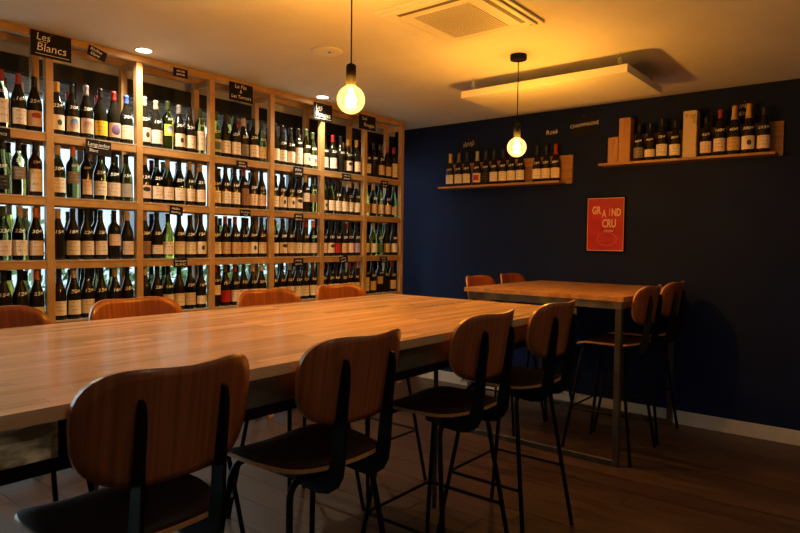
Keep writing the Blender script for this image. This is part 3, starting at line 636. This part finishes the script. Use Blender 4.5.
for y, n in ((-1.243, 'beside the lit Les Rouges board'), (-2.816, 'between the fifth and sixth rack bays'), (-4.39, 'beyond the Les Blancs board')):
    downlight(0.128, y, 'bright recessed ceiling downlight close to the rack, %s' % n)
for y, n in ((-0.9, 'nearest the navy wall'), (-2.5, 'second from the navy wall'), (-4.1, 'third from the navy wall')):
    downlight(4.05, y, 'recessed ceiling downlight over the open floor, %s' % n, ROOM_SPOT_W, 2.1, 'recessed downlights over the open floor')
ac = tag(empty('ceiling_air_unit', (2.063, -2.11, ZC)), 'white square air conditioning cassette set in the ceiling', 'air conditioner')
bobj('trim_frame', (-0.326, 0.326, -0.326, 0.326, -0.014, -0.0005), M_acw, ac, 0.004, 2)
bobj('cover_panel', (-0.300, 0.300, -0.300, 0.300, -0.026, -0.014), M_acw, ac, 0.006, 2)
gr = bobj('intake_grille', (-0.17, 0.17, -0.205, 0.205, -0.030, -0.026), M_acw, ac, 0.001)
bm = bmesh.new()
for i in range(26):
    for j in range(30):
        cx_, cy_ = -0.158+0.316*i/25, -0.193+0.386*j/29
        v = [bm.verts.new((cx_+a, cy_+b, -0.0303)) for a, b in ((-0.0042, -0.0042), (-0.0042, 0.0042), (0.0042, 0.0042), (0.0042, -0.0042))]; bm.faces.new(v)
hol = obj('grille_hole', mesh(bm, 'holes'), M_slot, gr); hol['kind'] = 'stuff'
for d, m_ in (((-0.272, -0.242, -0.22, 0.22), M_acw), ((0.242, 0.268, -0.22, 0.22), M_slot), ((-0.22, 0.22, -0.268, -0.242), M_slot), ((-0.22, 0.22, 0.242, 0.272), M_acw)):
    bobj('air_flap', (*d, -0.0275, -0.0255), m_, ac, 0.0006)
bm = bmesh.new(); lathe(bm, [(0.006, -0.028), (0.006, -0.0255)], 10, (0.272, 0.272)); obj('sensor', mesh(bm, 'sensor'), M_slot, ac)
dv = tag(empty('ceiling_vent', (1.058, -2.105, ZC)), 'small round white vent flush with the ceiling', 'vent')
bm = bmesh.new(); lathe(bm, [(0.10, -0.0008), (0.098, -0.006), (0.085, -0.010), (0.02, -0.011)], 32); obj('vent_disc', mesh(bm, 'disc', True), M_acw, dv)
bm = bmesh.new(); lathe(bm, [(0.010, -0.014), (0.010, -0.0105)], 12, (0.02, 0.0)); obj('screw', mesh(bm, 'screw'), M_slot, dv)
hp = tag(empty('ceiling_heating_panel', (1.985, -0.66, 2.5)), 'white flat panel hung from hooks below the ceiling near the navy wall', 'ceiling panel')
bobj('panel', (-0.63, 0.59, -0.36, 0.36, 0.0, 0.05), M_acw, hp, 0.003, 2)
for sx in (-0.53, 0.54):
    for sy in (-0.352, 0.28):
        bm = bmesh.new(); tube(bm, [(sx, sy, 0.05), (sx, sy, 0.065)], 0.003, 6)
        cpt = [(sx+0.013*math.cos(a), sy, 0.078+0.013*math.sin(a)) for a in [2*PI*i/12-PI/2 for i in range(13)]]; tube(bm, cpt, 0.0032, 6)
        tube(bm, [(sx, sy, 0.088), (sx, sy, 0.1335)], 0.0022, 6); obj('hook', mesh(bm, 'hook', True), M_chrome, hp)

# ------------------------------------------------------------------ wall shelves with bottles
M_wsh = noise_col(mat('wall_shelf_wood', rough=0.5), (0.30, 0.145, 0.05), (0.46, 0.25, 0.10), 5, (1, 7, 7), 5, 0.05, (0.4, 0.55), 0.15)
def wall_shelf(x0, x1, z, bx0, bx1, label):
    e = tag(empty('wall_shelf', ((x0+x1)/2, YW, z)), label, 'shelf', 'wall shelves'); c = (x0+x1)/2
    bobj('shelf_board', (x0-c, x1-c, -0.165, -0.001, -0.02, 0.0), M_wsh, e, 0.002)
    for k in range(3): bobj('back_plank', (bx0-c, bx1-c, -0.022, -0.001, -0.02+0.001+k*0.085 if k == 0 else 0.0005+k*0.078, 0.077 if k == 0 else 0.0775+k*0.078), M_wsh, e, 0.0015)
    return e
wall_shelf(0.295, 1.585, 1.988, 0.35, 1.645, 'wooden wall shelf of sparkling wine behind the glowing pendant')
wall_shelf(1.932, 3.215, 2.108, 2.0, 3.24, 'wooden wall shelf with boxes and magnums, higher, above the poster')
LB = ['cdwmy', 'cdwmn', 'cdwmd', 'cdXms', 'cdkmd', 'cdwmd', 'cdwmd', 'cdwmd', 'cdwmd', 'cdwmd', 'cdpmd', 'cdpmr']
LX = [0.389, 0.491, 0.586, 0.703, 0.802, 0.891, 0.988, 1.078, 1.17, 1.338, 1.425, 1.516]
for i, (x, code) in enumerate(zip(LX, LB)):
    l = code[2]
    sh = 's' if l == 'r' else 'm'
    code = code[:3]+sh+code[4]
    bottle(code, (x, YW-0.083, 1.9884), 'dark sparkling bottle, %s label, %s foil, lower wall shelf, %s bottle from wine rack' % (LNAME[l], CNAME[code[4]], ORD[i] if i < 11 else 'twelfth'), 'sparkling bottles on the lower wall shelf', PRICES[i % 10], 1.05, -PI/2+0.2, 0.96)
RXp = ['66€', '40€', '75€', '80€', '52€', '140€', '40€', '300€', '215€']
RX = [(2.239, 'bdgmd', 1.0), (2.328, 'bdpsd', 1.02), (2.420, 'bdwmd', 1.1), (2.517, 'bdwmd', 1.02), (2.741, 'bdpmd', 1.02), (2.836, 'bdpmr', 1.16), (2.931, 'cdomy', 1.16), (3.026, 'cdEmy', 1.16), (3.125, 'bdpmd', 1.12)]
for i, (x, code, sc) in enumerate(RX):
    bottle(code, (x, YW-0.088, 2.1084), 'dark bottle, %s label, %s cap, higher wall shelf, %s bottle from the wooden boxes' % (LNAME[code[2]], CNAME[code[4]], ORD[i]), 'bottles on the higher wall shelf', RXp[i], sc, -PI/2+0.12, 1.05)
M_box = noise_col(mat('pine_box', rough=0.5), (0.42, 0.19, 0.06), (0.56, 0.29, 0.10), 4, (7, 7, 0.8), 5, 0.03, None, 0.1)
M_box2 = noise_col(mat('mottled_cream_box', rough=0.6), (0.22, 0.15, 0.08), (0.62, 0.48, 0.30), 14, (1, 1, 1), 6, 0.0, None, 0.0, 0.32, 0.46)
def gift_box(x0, x1, h, m, label, z=2.1084, y0=None, lid=True):
    y0 = YW-0.135; e = tag(empty('bottle_box', ((x0+x1)/2, y0+0.05, z)), label, 'box', 'boxes on the higher wall shelf'); hw = (x1-x0)/2
    bobj('box_body', (-hw, hw, -0.05, 0.05, 0, h), m, e, 0.0025)
    bobj('front_panel', (-hw+0.006, hw-0.006, -0.0525, -0.0502, 0.008, h-0.012), m, e, 0.0008)
    bobj('lid', (-hw+0.002, hw-0.002, -0.048, 0.048, h+0.0004, h+0.006), m, e, 0.001)
    return e
gift_box(2.0, 2.086, 0.205, M_box, 'short reddish wooden box at the end of the higher wall shelf')
gift_box(2.09, 2.182, 0.355, M_box, 'tall plain wooden bottle box beside the short wooden box')
gift_box(2.585, 2.683, 0.352, M_box2, 'tall cream mottled bottle box between the bottles on higher shelf')
sign((0.552, YW-0.004, 2.41), 0.19, 0.125, 'black chalkboard on the navy wall above the first sparkling bottles', rows=1, face='y', seed=12, tilt=0.06)
sign((1.435, YW-0.004, 2.44), 0.14, 0.095, 'black chalkboard reading Rosé on the navy wall above the lower shelf', [('Rosé', (0, 0.0, 0.056))], face='y', pin=False, tilt=0.06)
sign((1.737, YW-0.004, 2.475), 0.235, 0.165, 'black chalkboard reading Champagne on the navy wall between the shelves', [('CHAMPAGNE', (0, 0.0, 0.043))], face='y', tilt=0.06)
sign((2.985, YW-0.004, 2.455), 0.13, 0.14, 'black chalkboard on the navy wall behind the gold-topped bottles', rows=2, face='y', seed=21)

# ------------------------------------------------------------------ poster
px0, px1, pz0, pz1 = 1.778, 2.118, 1.368, 1.842; pcx, pcz = (px0+px1)/2, (pz0+pz1)/2
po = tag(empty('framed_poster', (pcx, YW, pcz)), 'red framed poster reading Grand Cru on the navy wall', 'poster')
hw, hh = (px1-px0)/2, (pz1-pz0)/2
M_red = noise_col(mat('poster_red', rough=0.35, coat=0.3), (0.38, 0.010, 0.013), (0.50, 0.022, 0.026), 9, detail=6)
M_pcream = mat('poster_cream', (0.72, 0.50, 0.30), 0.6)
bobj('backing', (-hw+0.008, hw-0.008, -0.010, -0.001, -hh+0.008, hh-0.008), M_pcream, po)
bobj('print', (-hw+0.016, hw-0.016, -0.0112, -0.0101, -hh+0.016, hh-0.016), M_red, po)
for d in ((-hw, hw, hh-0.010, hh), (-hw, hw, -hh, -hh+0.010), (-hw, -hw+0.010, -hh+0.010, hh-0.010), (hw-0.010, hw, -hh+0.010, hh-0.010)):
    bobj('frame_side', (d[0], d[1], -0.018, -0.001, d[2], d[3]), M_blackm, po, 0.001)
def ptext(t, x, z, s, m=M_pcream, sx=0.62):
    me = text_mesh(t, s, 0, weight=s*0.03); xform(me, FACE_Y @ Matrix.Translation((x, z, 0.0116)) @ Matrix.Diagonal((sx, 1, 1, 1))); obj('lettering', me, m, po)
ptext('GR', -0.080, 0.118, 0.092); ptext('A', -0.012, 0.088, 0.086); ptext('I', 0.035, 0.100, 0.086, mat('poster_gold', (0.6, 0.30, 0.08), 0.5)); ptext('ND', 0.092, 0.098, 0.088)
ptext('CRU', 0.032, 0.005, 0.098)
tm = scribble(0.12, 0.03, 1, 5, 0.004); xform(tm, FACE_Y @ Matrix.Translation((0.030, -0.055, 0.0116))); obj('small_print', tm, M_pcream, po)
bm = bmesh.new(); n = 40
ra = [bm.verts.new((0.015+0.085*math.cos(2*PI*i/n), -0.0116, -0.125+0.06*math.sin(2*PI*i/n))) for i in range(n)]
rb_ = [bm.verts.new((0.015+0.079*math.cos(2*PI*i/n), -0.0116, -0.125+0.053*math.sin(2*PI*i/n))) for i in range(n)]
for i in range(n): bm.faces.new((ra[i], ra[(i+1) % n], rb_[(i+1) % n], rb_[i]))
obj('printed_ring', mesh(bm, 'ring'), mat('poster_ring', (0.55, 0.10, 0.06), 0.5), po)
